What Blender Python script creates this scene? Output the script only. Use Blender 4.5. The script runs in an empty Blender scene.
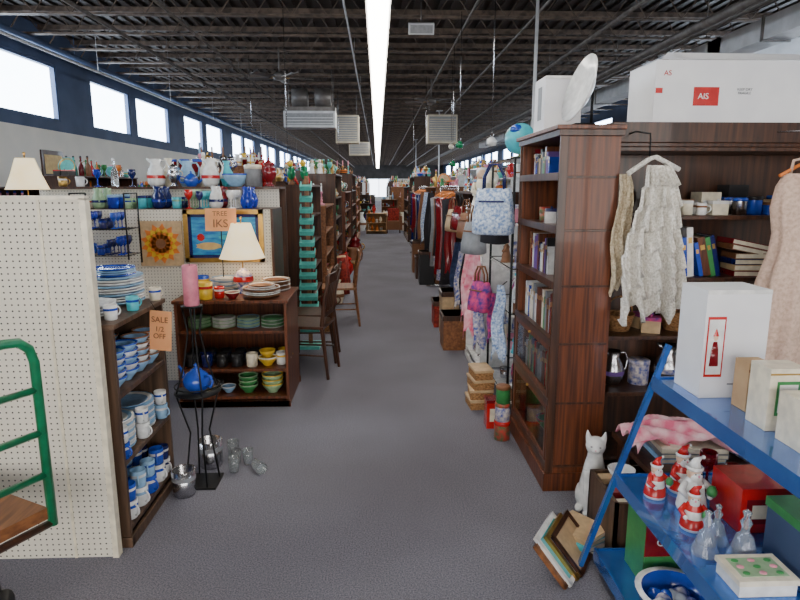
import bpy, math, random
from mathutils import Vector, Matrix
random.seed(11)
R=random.Random(5)
pi=math.pi
# ------------------------------------------------------------ materials
def lin(c):
    return tuple(((x/255)/12.92 if x/255<=.04045 else ((x/255+.055)/1.055)**2.4) for x in c)+(1,)
MATS={}
def mk(name,c1,c2=None,scale=25,st=(1,1,1),rough=.5,metal=0,bump=0,coat=0,emit=0,trans=0,ior=1.45,detail=3):
    m=bpy.data.materials.new(name); m.use_nodes=True
    nt=m.node_tree; N=nt.nodes; L=nt.links
    p=N['Principled BSDF']
    if c2 is None: c2=tuple(max(0,x*.9) for x in c1)
    tc=N.new('ShaderNodeTexCoord'); mp=N.new('ShaderNodeMapping'); mp.inputs['Scale'].default_value=st
    nz=N.new('ShaderNodeTexNoise'); nz.inputs['Scale'].default_value=scale; nz.inputs['Detail'].default_value=detail
    cr=N.new('ShaderNodeValToRGB'); cr.color_ramp.elements[0].position=.35; cr.color_ramp.elements[1].position=.65
    cr.color_ramp.elements[0].color=lin(c2); cr.color_ramp.elements[1].color=lin(c1)
    L.new(tc.outputs['Object'],mp.inputs[0]); L.new(mp.outputs[0],nz.inputs['Vector']); L.new(nz.outputs['Fac'],cr.inputs[0])
    L.new(cr.outputs[0],p.inputs['Base Color'])
    p.inputs['Roughness'].default_value=rough; p.inputs['Metallic'].default_value=metal
    p.inputs['Coat Weight'].default_value=coat
    p.inputs['Transmission Weight'].default_value=trans; p.inputs['IOR'].default_value=ior
    if bump:
        bp=N.new('ShaderNodeBump'); bp.inputs['Strength'].default_value=bump; bp.inputs['Distance'].default_value=.01
        L.new(nz.outputs['Fac'],bp.inputs['Height']); L.new(bp.outputs[0],p.inputs['Normal'])
    if emit:
        L.new(cr.outputs[0],p.inputs['Emission Color']); p.inputs['Emission Strength'].default_value=emit
    MATS[name]=m
    return m
mk('wood_dark',(84,50,32),(48,28,18),40,(1,1,.06),.4,coat=.15)
mk('wood_espresso',(98,74,56),(64,47,36),40,(1,1,.06),.45)
mk('wood_red',(118,62,32),(70,35,18),60,(1,1,.04),.42,coat=.12)
mk('wood_mid',(146,94,56),(108,66,38),45,(1,.08,1),.45)
mk('wood_light',(196,156,110),(170,128,84),40,(1,.1,1),.5)
mk('white',(240,240,238),rough=.25,coat=.3); mk('cream',(238,228,204),rough=.3,coat=.2)
mk('ltblue',(150,190,225),rough=.25,coat=.3); mk('blue',(40,80,190),rough=.2,coat=.5); mk('navy',(24,34,96),rough=.2,coat=.5)
mk('teal',(96,196,186),rough=.4); mk('aqua',(80,195,210),rough=.3); mk('green',(60,140,76),rough=.35)
mk('sage',(160,192,150),rough=.3,coat=.3); mk('red',(200,34,34),rough=.25,coat=.4); mk('darkred',(124,22,30),rough=.2,coat=.4)
mk('yellow',(240,196,56),rough=.3,coat=.3); mk('orange',(232,130,54),rough=.45); mk('pink',(232,150,170),rough=.6)
mk('brown',(134,88,56),rough=.5); mk('tan',(205,174,134),rough=.6); mk('black',(34,34,36),rough=.4); mk('grey',(140,142,146),rough=.5)
mk('purple',(116,80,160),rough=.5); mk('silver',(205,205,210),rough=.25,metal=1); mk('brass',(205,165,90),rough=.3,metal=.9)
mk('iron',(26,26,28),rough=.5,metal=.4); mk('skin',(235,196,166),rough=.4)
mk('glass',(235,242,246),rough=.05,trans=.8); mk('blueglass',(50,80,220),rough=.05,trans=.5); mk('redglass',(170,14,26),rough=.05,trans=.6)
mk('clearpane',(250,252,252),rough=.02,trans=1,ior=1.1)
mk('greenglass',(30,140,90),rough=.08,trans=.3)
mk('bluemetal',(60,128,214),(46,108,196),6,rough=.24,metal=.6,coat=1)
mk('greenpaint',(20,122,80),(16,102,66),20,rough=.35,coat=.3)
mk('card',(236,236,238),(226,226,230),5,rough=.75); mk('cardtan',(200,166,124),(184,148,106),8,rough=.8)
mk('candle',(222,128,148),rough=.45); mk('shade',(250,232,190),(244,220,172),10,rough=.8,emit=.9)
mk('orangecard',(240,172,120),(232,160,108),9,rough=.8)
mk('lace',(248,245,238),(206,200,188),90,rough=.9,bump=1.0,detail=5)
mk('lace_tan',(216,202,176),(176,160,132),90,rough=.9,bump=1.0)
mk('blush',(222,192,174),(196,164,144),60,rough=.5,bump=.3)
mk('scarf',(246,206,210),(224,104,134),14,rough=.7)
mk('wallwhite',(240,235,224),(232,228,218),2,rough=.8); mk('walldark',(74,90,122),(62,78,108),2,rough=.6)
mk('farwall',(84,80,78),(70,66,64),2,rough=.8)
mk('deck',(66,58,54),(48,42,40),4,(1,6,1),.6,metal=.1); mk('joist',(108,92,80),(66,55,48),9,rough=.5,metal=.1)
mk('pipe',(116,112,110),(94,90,88),8,rough=.4,metal=.3); mk('duct',(200,202,206),(180,182,186),5,rough=.45)
mk('wicker',(190,140,90),(120,82,46),60,(1,1,3),.8,bump=.8)
mk('tinpat',(200,60,54),(50,110,74),30,rough=.35); mk('floral',(226,216,208),(70,90,170),40,rough=.4)
mk('paisley',(216,70,124),(70,50,130),30,rough=.7); mk('bluebag',(222,232,244),(110,140,190),60,rough=.7,bump=.4)
mk('rug',(176,60,48),(110,36,32),25,rough=.95); mk('denim',(52,64,100),(36,46,76),25,rough=.9); mk('blackcloth',(40,38,44),rough=.95)
mk('heater',(200,190,168),(180,170,148),5,rough=.5)
mk('pane',(226,240,255),(218,236,255),2,emit=14); mk('panefar',(235,242,255),emit=7); mk('panefront',(254,250,244),(250,247,242),.3,emit=7.5); mk('tubelight',(255,249,238),(252,247,238),2,emit=18)
mk('seapaint',(70,170,210),(24,100,180),9,(1,1,4),.4); mk('sandpaint',(225,195,125),(205,165,105),12,rough=.5)
def carpet():
    m=mk('carpet',(136,135,146),(120,118,128),.9,rough=.97)
    nt=m.node_tree;N=nt.nodes;L=nt.links;p=N['Principled BSDF']
    cr=[n for n in N if n.type=='VALTORGB'][0]
    n2=N.new('ShaderNodeTexNoise'); n2.inputs['Scale'].default_value=150; n2.inputs['Detail'].default_value=4; n2.inputs['Roughness'].default_value=.65
    tc=[n for n in N if n.type=='TEX_COORD'][0]; L.new(tc.outputs['Object'],n2.inputs['Vector'])
    c2=N.new('ShaderNodeValToRGB'); c2.color_ramp.elements[0].position=.36;c2.color_ramp.elements[1].position=.64
    c2.color_ramp.elements[0].color=(.42,.42,.44,1); c2.color_ramp.elements[1].color=(1.15,1.14,1.12,1)
    L.new(n2.outputs['Fac'],c2.inputs[0])
    mx=N.new('ShaderNodeMixRGB'); mx.blend_type='MULTIPLY'; mx.inputs[0].default_value=1
    L.new(cr.outputs[0],mx.inputs[1]); L.new(c2.outputs[0],mx.inputs[2]); L.new(mx.outputs[0],p.inputs['Base Color'])
    bp=N.new('ShaderNodeBump'); bp.inputs['Strength'].default_value=.5; bp.inputs['Distance'].default_value=.006
    L.new(n2.outputs['Fac'],bp.inputs['Height']); L.new(bp.outputs[0],p.inputs['Normal'])
carpet()
def pegmat(name,c):
    m=mk(name,c,tuple(x*.96 for x in c),3,rough=.55)
    nt=m.node_tree;N=nt.nodes;L=nt.links;p=N['Principled BSDF']
    cr=[n for n in N if n.type=='VALTORGB'][0]
    g=N.new('ShaderNodeNewGeometry'); s=N.new('ShaderNodeSeparateXYZ'); L.new(g.outputs['Position'],s.inputs[0])
    a=N.new('ShaderNodeMath'); a.operation='ADD'; L.new(s.outputs[0],a.inputs[0]); L.new(s.outputs[1],a.inputs[1])
    cb=N.new('ShaderNodeCombineXYZ'); L.new(a.outputs[0],cb.inputs[0]); L.new(s.outputs[2],cb.inputs[1])
    sc=N.new('ShaderNodeVectorMath'); sc.operation='SCALE'; sc.inputs['Scale'].default_value=1/.0254; L.new(cb.outputs[0],sc.inputs[0])
    fr=N.new('ShaderNodeVectorMath'); fr.operation='FRACTION'; L.new(sc.outputs[0],fr.inputs[0])
    sb=N.new('ShaderNodeVectorMath'); sb.operation='SUBTRACT'; sb.inputs[1].default_value=(.5,.5,0); L.new(fr.outputs[0],sb.inputs[0])
    ln=N.new('ShaderNodeVectorMath'); ln.operation='LENGTH'; L.new(sb.outputs[0],ln.inputs[0])
    lt=N.new('ShaderNodeMath'); lt.operation='LESS_THAN'; lt.inputs[1].default_value=.15; L.new(ln.outputs['Value'],lt.inputs[0])
    mx=N.new('ShaderNodeMixRGB'); mx.inputs[2].default_value=lin((70,66,60)); L.new(lt.outputs[0],mx.inputs[0]); L.new(cr.outputs[0],mx.inputs[1])
    L.new(mx.outputs[0],p.inputs['Base Color'])
pegmat('pegboard',(226,220,205))
# ------------------------------------------------------------ mesh builder
class B:
    def __init__(s,name,seg=16):
        s.name=name;s.v=[];s.f=[];s.mi=[];s.sm=[];s.mats=[];s.T=Matrix();s.seg=seg
    def add(s,vs,fs,m,smooth=False):
        o=len(s.v)
        if m not in s.mats: s.mats.append(m)
        k=s.mats.index(m)
        s.v+= [s.T@Vector(v) for v in vs]
        for f in fs: s.f.append([i+o for i in f]); s.mi.append(k); s.sm.append(smooth)
    def bx(s,x0,x1,y0,y1,z0,z1,m):
        s.add([(x0,y0,z0),(x1,y0,z0),(x1,y1,z0),(x0,y1,z0),(x0,y0,z1),(x1,y0,z1),(x1,y1,z1),(x0,y1,z1)],
          [(0,3,2,1),(4,5,6,7),(0,1,5,4),(1,2,6,5),(2,3,7,6),(3,0,4,7)],m)
    def lathe(s,prof,m,c=(0,0,0),n=None,sx=1,sy=1):
        n=n or s.seg; vs=[];fs=[]
        for r,z in prof:
            for i in range(n):
                a=2*pi*i/n; vs.append((c[0]+r*sx*math.cos(a),c[1]+r*sy*math.sin(a),c[2]+z))
        k=len(prof)
        for j in range(k-1):
            for i in range(n):
                i2=(i+1)%n; fs.append((j*n+i,j*n+i2,(j+1)*n+i2,(j+1)*n+i))
        s.add(vs,fs,m,True)
    def sph(s,c,r,m,n=None):
        if not hasattr(r,'__len__'): r=(r,r,r)
        n=n or s.seg; k=max(5,n//2)
        vs=[];fs=[]
        for j in range(k+1):
            t=pi*j/k
            for i in range(n):
                a=2*pi*i/n; vs.append((c[0]+r[0]*math.sin(t)*math.cos(a),c[1]+r[1]*math.sin(t)*math.sin(a),c[2]-r[2]*math.cos(t)))
        for j in range(k):
            for i in range(n):
                i2=(i+1)%n; fs.append((j*n+i,j*n+i2,(j+1)*n+i2,(j+1)*n+i))
        s.add(vs,fs,m,True)
    def tube(s,pts,r,m,n=8,closed=False):
        pts=[Vector(p) for p in pts]; K=len(pts)
        rs=r if hasattr(r,'__len__') else [r]*K
        vs=[];fs=[];up=None
        for i,p in enumerate(pts):
            if closed: t=pts[(i+1)%K]-pts[i-1]
            else: t=pts[min(i+1,K-1)]-pts[max(i-1,0)]
            t.normalize()
            if up is None:
                up=Vector((0,0,1)) if abs(t.z)<.9 else Vector((1,0,0))
            up=(up-t*up.dot(t)); 
            if up.length<1e-6: up=Vector((0,1,0))
            up.normalize(); sd=t.cross(up)
            for j in range(n):
                a=2*pi*j/n+pi/n; vs.append(p+(up*math.cos(a)+sd*math.sin(a))*rs[i])
        for i in range(K if closed else K-1):
            i2=(i+1)%K
            for j in range(n):
                j2=(j+1)%n; fs.append((i*n+j,i2*n+j,i2*n+j2,i*n+j2))
        if not closed:
            fs.append(tuple(range(n))); fs.append(tuple((K-1)*n+j for j in range(n-1,-1,-1)))
        s.add(vs,fs,m,n>4)
    def poly(s,pts,m): s.add(pts,[tuple(range(len(pts)))],m)
    def obj(s,bevel=0,remesh=0,solid=0,subsurf=0):
        me=bpy.data.meshes.new(s.name)
        xs=[v.x for v in s.v];ys=[v.y for v in s.v];zs=[v.z for v in s.v]
        o=Vector(((min(xs)+max(xs))/2,(min(ys)+max(ys))/2,min(zs)))
        me.from_pydata([v-o for v in s.v],[],s.f)
        for m in s.mats: me.materials.append(MATS[m])
        me.polygons.foreach_set('material_index',s.mi); me.polygons.foreach_set('use_smooth',s.sm); me.update()
        ob=bpy.data.objects.new(s.name,me); ob.location=o; bpy.context.scene.collection.objects.link(ob)
        if bevel:
            md=ob.modifiers.new('b','BEVEL'); md.width=bevel; md.segments=2; md.limit_method='ANGLE'
        if solid:
            md=ob.modifiers.new('s','SOLIDIFY'); md.thickness=solid
        if remesh:
            md=ob.modifiers.new('r','REMESH'); md.mode='VOXEL'; md.voxel_size=remesh; md.use_smooth_shade=True
            md=ob.modifiers.new('sm','SMOOTH'); md.iterations=4; md.factor=.6
        return ob
def at(x,y,z,k=1,rz=0,rx=0,ry=0): return Matrix.Translation((x,y,z))@Matrix.Rotation(rz,4,'Z')@Matrix.Rotation(rx,4,'X')@Matrix.Rotation(ry,4,'Y')@Matrix.Scale(k,4)
def arc(c,r,a0,a1,n=8,ax='xz',r2=None):
    r2=r2 or r; o=[]
    for i in range(n+1):
        a=a0+(a1-a0)*i/n; u=r*math.cos(a);w=r2*math.sin(a)
        o.append((c[0]+u,c[1],c[2]+w) if ax=='xz' else ((c[0]+u,c[1]+w,c[2]) if ax=='xy' else (c[0],c[1]+u,c[2]+w)))
    return o
def text(par,s,size,loc,rot,m,al='CENTER'):
    cu=bpy.data.curves.new('lettering','FONT'); cu.body=s; cu.size=size; cu.align_x=al; cu.align_y='CENTER'; cu.extrude=.0006
    cu.materials.append(MATS[m]); o=bpy.data.objects.new('lettering',cu); bpy.context.scene.collection.objects.link(o)
    o.location=loc; o.rotation_euler=rot; o.parent=par; o.matrix_parent_inverse=Matrix.LocRotScale(par.location,par.rotation_euler,None).inverted()
    return o
# ------------------------------------------------------------ small goods
def g_mug(b,m,q):
    b.lathe([(0,0),(.034,0),(.038,.006),(.041,.095),(.037,.095),(.034,.012),(0,.012)],m)
    b.tube(arc((.04,0,.05),.028,-pi/2,pi/2,6),.005,m,5)
    b.lathe([(.0413,.06),(.0416,.075)],q)
def g_bowl(b,m,q):
    b.lathe([(0,0),(.035,0),(.038,.008),(.07,.045),(.08,.072),(.075,.072),(.064,.045),(.03,.016),(0,.014)],m)
    b.lathe([(.0795,.066),(.082,.074),(.074,.074),(.072,.066)],q)
def g_plates(b,m,q,n=6):
    for i in range(n):
        z=i*.013; mm=m if i%3 else q
        b.lathe([(0,z),(.07,z),(.085,z+.006),(.13,z+.018),(.13,z+.022),(.085,z+.011),(0,z+.008)],mm)
    b.lathe([(.1,z+.0155),(.12,z+.0205)],q)
def g_jug(b,m,q):
    b.lathe([(0,0),(.045,0),(.062,.03),(.068,.075),(.055,.125),(.036,.165),(.046,.205),(.041,.205),(.031,.165),(0,.155)],m)
    b.tube([(.04,0,.19),(.075,0,.19),(.095,0,.15),(.085,0,.09),(.062,0,.07)],.007,m,6)
    b.tube([(-.03,0,.18),(-.06,0,.21)],[.016,.008],m,6); b.lathe([(.0685,.06),(.069,.085)],q)
def g_vase(b,m,q):
    b.lathe([(0,0),(.035,0),(.04,.01),(.06,.07),(.055,.12),(.025,.17),(.022,.2),(.035,.225),(.03,.225),(.018,.2),(0,.19)],m)
    b.lathe([(.061,.07),(.06,.09),(.058,.1)],q)
def g_urn(b,m,q):
    b.lathe([(0,0),(.04,0),(.042,.01),(.02,.03),(.03,.045),(.065,.1),(.06,.15),(.04,.18),(.05,.19),(.05,.2),(.02,.22),(.006,.23),(.012,.24),(.006,.255),(0,.256)],m)
    b.tube(arc((.06,0,.13),.03,-pi/2,pi/2,6),.006,q,5); b.tube(arc((-.06,0,.13),.03,pi/2,3*pi/2,6),.006,q,5)
def g_teapot(b,m,q):
    b.lathe([(0,0),(.045,0),(.05,.006),(.078,.04),(.08,.075),(.06,.11),(.035,.125),(.033,.132),(.012,.142),(.008,.15),(.015,.16),(0,.17)],m)
    b.tube([(.07,0,.04),(.11,0,.07),(.125,0,.115),(.145,0,.13)],[.018,.013,.01,.008],m,8)
    b.tube([(-.07,0,.1),(-.115,0,.11),(-.13,0,.075),(-.115,0,.045),(-.075,0,.04)],.008,m,6)
def g_bottle(b,m,q):
    b.lathe([(0,0),(.032,0),(.035,.01),(.035,.12),(.028,.15),(.012,.18),(.011,.235),(.015,.24),(.015,.25),(0,.25)],m); b.lathe([(.013,.25),(.014,.27),(0,.275)],q)
def g_goblet(b,m,q):
    b.lathe([(0,0),(.035,0),(.033,.004),(.006,.012),(.005,.075),(.02,.09),(.036,.12),(.034,.165),(.031,.165),(.032,.12),(.01,.093),(0,.092)],m)
def g_stick(b,m,q):
    b.lathe([(0,0),(.045,0),(.045,.01),(.015,.025),(.012,.05),(.022,.065),(.01,.08),(.009,.15),(.02,.165),(.022,.18),(.012,.19),(0,.19)],m); b.lathe([(.011,.19),(.01,.3),(0,.305)],q)
def g_fig(b,m,q):
    b.lathe([(0,0),(.045,0),(.045,.012),(.038,.02),(.034,.06),(.022,.105),(.026,.125),(.012,.145),(0,.147)],m)
    b.sph((0,0,.16),(.018,.018,.022),'skin',10); b.sph((0,.006,.168),(.02,.018,.02),q,10)
    b.tube([(.025,0,.128),(.035,-.015,.1),(.012,-.03,.085)],[.009,.008,.006],m,6); b.tube([(-.025,0,.128),(-.035,-.015,.1),(-.012,-.03,.085)],[.009,.008,.006],m,6)
def g_tin(b,m,q):
    b.lathe([(0,0),(.05,0),(.05,.1)],m); b.lathe([(.049,.1),(.052,.1),(.052,.122),(.046,.126),(0,.127)],q)
def g_box(b,m,q):
    b.bx(-.05,.05,-.04,.04,0,.07,m); b.bx(-.052,.052,-.042,.042,.07,.09,q); b.sph((0,0,.095),.008,q,8)
def g_basket(b,m,q):
    b.lathe([(0,0),(.06,0),(.085,.09),(.088,.095),(.08,.095),(.058,.008),(0,.008)],'wicker'); b.tube(arc((0,0,.09),.083,0,pi,10,r2=.1),.005,'wicker',5)
def g_upplate(b,m,q):
    T=b.T.copy(); b.T=T@Matrix.Translation((0,.0,.11))@Matrix.Rotation(pi/2-.2,4,'X')
    b.lathe([(0,0),(.07,0),(.11,.014),(.11,.018),(.07,.006),(0,.006)],m); b.lathe([(.085,.0115),(.1,.0165)],q)
    b.T=T; b.tube([(-.04,.045,.004),(-.04,-.03,.004),(-.04,-.035,.025)],.003,'iron',5); b.tube([(.04,.045,.004),(.04,-.03,.004),(.04,-.035,.025)],.003,'iron',5)
G=dict(mug=(g_mug,.06),bowl=(g_bowl,.085),plates=(g_plates,.135),jug=(g_jug,.085),vase=(g_vase,.065),urn=(g_urn,.085),teapot=(g_teapot,.12),bottle=(g_bottle,.04),
  goblet=(g_goblet,.04),stick=(g_stick,.05),fig=(g_fig,.05),tin=(g_tin,.056),box=(g_box,.058),basket=(g_basket,.09),upplate=(g_upplate,.115))
def put(b,kind,x,y,z,m,q,k=1,rz=0):
    b.T=at(x,y,z,k,rz); G[kind][0](b,m,q); b.T=Matrix()
def one(name,kind,x,y,z,m,q='white',k=1,rz=0,seg=20):
    b=B(name,seg); put(b,kind,x,y,z,m,q,k,rz); return b.obj()
def fill(b,x0,x1,y0,y1,z,kinds,ms,k0=.9,k1=1.1,face=0,dens=1):
    alongy=(y1-y0)>(x1-x0)
    a0,a1,d0,d1=(y0,y1,x0,x1) if alongy else (x0,x1,y0,y1)
    p=a0
    while True:
        kd=R.choice(kinds); k=R.uniform(k0,k1); r=G[kd][1]*k
        if p+2*r>a1: break
        nd=max(1,int((d1-d0)/(2*r))); st=(d1-d0)/nd
        m=R.choice(ms);q=R.choice(ms)
        for j in range(nd):
            if R.random()>dens: continue
            d=d0+st*(j+.5)
            x,y=(d,p+r) if alongy else (p+r,d)
            put(b,kd,x,y,z,m,q,k,face+R.uniform(-.5,.5) if kd!='upplate' else face)
            if R.random()<.4: m=R.choice(ms)
        p+=2*r+R.uniform(.002,.02)
BC=['darkred','navy','brown','green','cream','tan','black','wood_red','purple','grey','red','white','blue']
def books(b,x0,y0,z,L,axis='x',depth=.16,hmin=.17,hmax=.24,lean=0,face=-1):
    p=0
    while p<L-.03:
        t=R.uniform(.018,.042); h=R.uniform(hmin,hmax); m=R.choice(BC)
        M=Matrix.Translation((x0,y0,z))
        if axis=='x': M=M@Matrix.Translation((p,0,0))
        else: M=M@Matrix.Translation((0,p,0))@Matrix.Rotation(pi/2,4,'Z')
        b.T=M@Matrix.Rotation(lean,4,'Y')
        b.bx(0,.003,0,depth,0,h,m); b.bx(t-.003,t,0,depth,0,h,m)
        (b.bx(0,t,-.001,.003,0,h,m) if face<0 else b.bx(0,t,depth-.003,depth+.001,0,h,m))
        b.bx(.003,t-.003,.004,depth-.005,.004,h-.004,'cream')
        ff=-.002 if face<0 else depth+.0005
        b.bx(t*.2,t*.8,ff,ff+.0015,h*.68,h*.8,'brass')
        p+=t/math.cos(lean)+.001
    b.T=Matrix()
def unit(name,x0,x1,y0,y1,h,zs,m,open='+x',t=.022,z0=0,legs=0,cornice=0,trimm=None):
    b=B(name)
    b0=z0+legs
    if open in('+x','-x'):
        b.bx(x0,x1,y0,y0+t,b0,h-t,m); b.bx(x0,x1,y1-t,y1,b0,h-t,m)
        bk=(x0,x0+.01) if open=='+x' else (x1-.01,x1)
        b.bx(bk[0],bk[1],y0+t,y1-t,b0,h-t,m)
        for z in zs: b.bx(x0+(.01 if open=='+x' else .004),x1-(.004 if open=='+x' else .01),y0+t,y1-t,z-t,z,m)
    else:
        b.bx(x0,x0+t,y0,y1,b0,h-t,m); b.bx(x1-t,x1,y0,y1,b0,h-t,m)
        bk=(y0,y0+.01) if open=='+y' else (y1-.01,y1)
        b.bx(x0+t,x1-t,bk[0],bk[1],b0,h-t,m)
        for z in zs: b.bx(x0+t,x1-t,y0+.004,y1-.01,z-t,z,m)
    b.bx(x0-.012,x1+.012,y0-.012,y1+.012,h-t,h,m)
    if cornice:
        b.bx(x0-.02,x1+.02,y0-.02,y1+.02,h,h+.02,m); b.bx(x0-.035,x1+.035,y0-.035,y1+.035,h+.02,h+cornice,m)
    if legs:
        for x in(x0+.02,x1-.02):
            for y in (y0+.02,y1-.02): b.bx(x-.02,x+.02,y-.02,y+.02,z0,b0,m)
    else:
        b.bx(x0-.008,x1+.008,y0-.008,y0+t,z0,z0+.05,m); b.bx(x0-.008,x1+.008,y1-t,y1+.008,z0,z0+.05,m)
        b.bx(x0-.008 if open!='+x' else x1-.01,x1+.008 if open!='-x' else x0+.01,y0,y1,z0,z0+.05,m) if open in('+x','-x') else b.bx(x0,x1,y0-.008,y0+.012,z0,z0+.05,m)
    return b.obj(bevel=.003)
# ------------------------------------------------------------ room
XL,XR,YF,YB,ZC=-6,7.5,-4,70,4.42
b=B('floor'); b.bx(XL,XR,YF,YB,-.1,0,'carpet'); b.obj()
b=B('ceiling'); b.bx(XL-.2,XR+.2,YF-.2,YB+.2,ZC+.04,ZC+.1,'deck')
x=XL
while x<XR: b.bx(x,x+.09,YF,YB,ZC,ZC+.04,'deck'); x+=.2
b.obj()
WL=[(.6,2.7),(3.2,5.3),(6.9,9),(9.6,12.05),(13.4,15.4),(15.8,18.2),(19.6,21.6),(22.1,24.3),(25.9,27.9),(28.3,30.5),(32.1,34.1),(34.5,36.7),(38.3,40.3),(40.7,42.9),(44.5,46.5),(46.9,49.1),(50.7,52.7),(53.1,55.3),(57,61),(63,67)]
ZA,ZB=2.8,3.82
def sidewall(name,x0,x1,wins,inner):
    b=B(name)
    b.bx(x0,x1,YF,YB,0,2.62,'wallwhite'); b.bx(x0,x1,YF,YB,2.62,ZA,'walldark'); b.bx(x0,x1,YF,YB,ZB,ZC+.04,'walldark')
    p=YF
    for a,c in wins: b.bx(x0,x1,p,a,ZA,ZB,'walldark'); p=c
    b.bx(x0,x1,p,YB,ZA,ZB,'walldark'); b.obj()
sidewall('wall_left',XL-.2,XL,WL,XL); sidewall('wall_right',XR,XR+.2,WL,XR)
n=1
for side in(0,1):
    for a,c in WL:
        b=B('window_%d'%n); n+=1
        xo=XL-.12 if side==0 else XR+.08
        b.bx(xo,xo+.02,a,c,ZA,ZB,'pane')
        xi=XL-.1 if side==0 else XR
        xj=xi+.09
        for z in(ZA,ZB-.05): b.bx(xi,xj,a,c,z,z+.05,'walldark')
        for y in(a,c-.05): b.bx(xi,xj,y,y+.05,ZA+.05,ZB-.05,'walldark')
        b.obj()
b=B('wall_back'); b.bx(XL,-1.6,YB,YB+.2,0,2.5,'wallwhite'); b.bx(1.9,XR,YB,YB+.2,0,2.5,'wallwhite'); b.bx(-1.6,1.9,YB,YB+.2,0,.4,'wallwhite'); b.bx(XL,XR,YB,YB+.2,2.5,ZC+.04,'farwall'); b.obj()
b=B('window_%d'%n); n+=1; b.bx(-1.6,1.9,YB+.1,YB+.12,.4,2.5,'panefar')
for x in(-1.6,.12,1.84): b.bx(x,x+.06,YB,YB+.09,.4,2.5,'walldark')
b.bx(-1.6,1.9,YB,YB+.09,.4,.46,'walldark'); b.bx(-1.6,1.9,YB,YB+.09,2.44,2.5,'walldark'); b.obj()
# storefront behind the camera
b=B('wall_front'); b.bx(XL,XR,YF-.2,YF,0,.5,'wallwhite'); b.bx(XL,XR,YF-.2,YF,3,ZC+.04,'wallwhite')
for x0,x1 in((XL,-5),(-1.9,-1.6),(1.6,1.9),(5,XR)): b.bx(x0,x1,YF-.2,YF,.5,3,'wallwhite')
b.obj()
for x0,x1 in((-5,-1.9),(-1.6,1.6),(1.9,5)):
    b=B('window_%d'%n); n+=1; b.bx(x0,x1,YF-.12,YF-.1,.5,3,'panefront')
    for x in(x0,(x0+x1)/2-.03,x1-.06): b.bx(x,x+.06,YF-.1,YF,.5,3,'walldark')
    b.obj()
for s_,x in(('left',XL),('right',XR-.02)):
    b=B('baseboard_'+s_); b.bx(x,x+.02,YF,YB,0,.1,'walldark'); b.obj()
# joists
jb=B('roof_joist')
for dy in(-.03,.03):
    jb.bx(XL,XR,dy-.012,dy+.012,4.34,4.42,'joist'); jb.bx(XL,XR,dy-.02,dy+.012,4.0,4.03,'joist')
p=XL+.1;k=0;pts=[]
while p<XR-.1: pts.append((p,0,4.38 if k%2 else 4.02)); p+=.26;k+=1
jb.tube(pts,.013,'joist',4)
j0=jb.obj(); j0.location.y=1.2
y=2.4
while y<YB-.3:
    o=j0.copy(); o.location.y=y; bpy.context.scene.collection.objects.link(o); y+=1.15
for x,z,r,m in((-.42,3.93,.014,'duct'),(-2.6,3.75,.022,'pipe'),(-5.6,3.95,.05,'walldark'),(-5.2,3.7,.02,'duct'),(-3.9,3.9,.03,'pipe'),(1.3,3.94,.015,'pipe'),(2.2,3.92,.02,'pipe'),(3.3,3.85,.03,'pipe'),(4.2,3.65,.06,'pipe'),(4.6,3.75,.04,'pipe')):
    b=B('ceiling_pipe'); b.tube([(x,-3,z),(x,69.5,z)],r,m,8)
    yy=4
    while yy<68: b.tube([(x,yy,z),(x,yy,4.36)],.006,m,4); yy+=4
    b.obj()
b=B('air_duct'); b.bx(4.95,5.3,-3,30,3.45,3.72,'duct')
for yy in range(-2,30,2): b.bx(4.93,5.32,yy,yy+.04,3.43,3.74,'pipe')
b.bx(4.95,7.4,9,9.35,3.45,3.72,'duct'); b.obj()
# fluorescent strip
b=B('fluorescent_light_strip'); z=3.52
yy=1.0
while yy<65:
    b.bx(-.12,.16,yy,yy+2.39,z+.03,z+.1,'white'); b.bx(-.1,.14,yy+.005,yy+2.385,z,z+.03,'tubelight')
    for q in(.3,2.1): b.tube([(.02,yy+q,z+.1),(.02,yy+q,4.36)],.005,'grey',4)
    yy+=2.4
b.obj()
# columns
for x,y in((2.02,8),(2.0,20),(2.0,32)):
    b=B('steel_column'); b.tube([(x,y,0),(x,y,3.99)],.022,'duct',12); b.bx(x-.1,x+.1,y-.1,y+.1,3.98,4.0,'duct'); b.bx(x-.1,x+.1,y-.1,y+.1,0,.015,'duct'); b.obj()
for x,y,z in((1.2,9,2.3),(1.35,11,2.1),(1.1,14,2.1),(1.3,7,2.2),(-1.3,9,2.0),(-2.4,12,2.3),(1.5,12.5,2.5),(1.0,17,2.0),(-1.0,16,2.1)):
    b=B('hanging_ornament'); b.tube([(x,y,4.02),(x,y,z)],.005,'silver',5); b.tube(arc((x,y,z-.02),.02,pi/2,-pi*.9,8),.004,'silver',5)
    b.lathe([(0,0),(.05,.01),(.06,.06),(.03,.1),(0,.11)],R.choice(['brass','cream','greenglass','white']),(x,y,z-.15)); b.obj()
def heater(x,y,z,w,h,m='heater',top=False):
    b=B('unit_heater'); b.bx(x-w/2,x+w/2,y,y+.55,z,z+h,m); b.bx(x-w/2+.04,x+w/2-.04,y-.012,y,z+.05,z+h-.05,'grey')
    k=int((h-.12)/.06)
    for i in range(k): b.bx(x-w/2+.05,x+w/2-.05,y-.03,y-.01,z+.07+i*.06,z+.085+i*.06,m)
    for sx in(-1,1):
        for dy in(.08,.47): b.tube([(x+sx*(w/2-.06),y+dy,z+h),(x+sx*(w/2-.06),y+dy,4.02)],.01,'pipe',5)
    if top:
        b.tube([(x-w*.35,y+.27,z+h+.3),(x-w*.05,y+.27,z+h+.3)],.2,'pipe',14); b.tube([(x+w*.1,y+.27,z+h+.3),(x+w*.4,y+.27,z+h+.3)],.2,'pipe',14)
        b.bx(x-w/2,x+w/2,y+.1,y+.42,z+h,z+h+.1,'pipe')
    b.obj()
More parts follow.
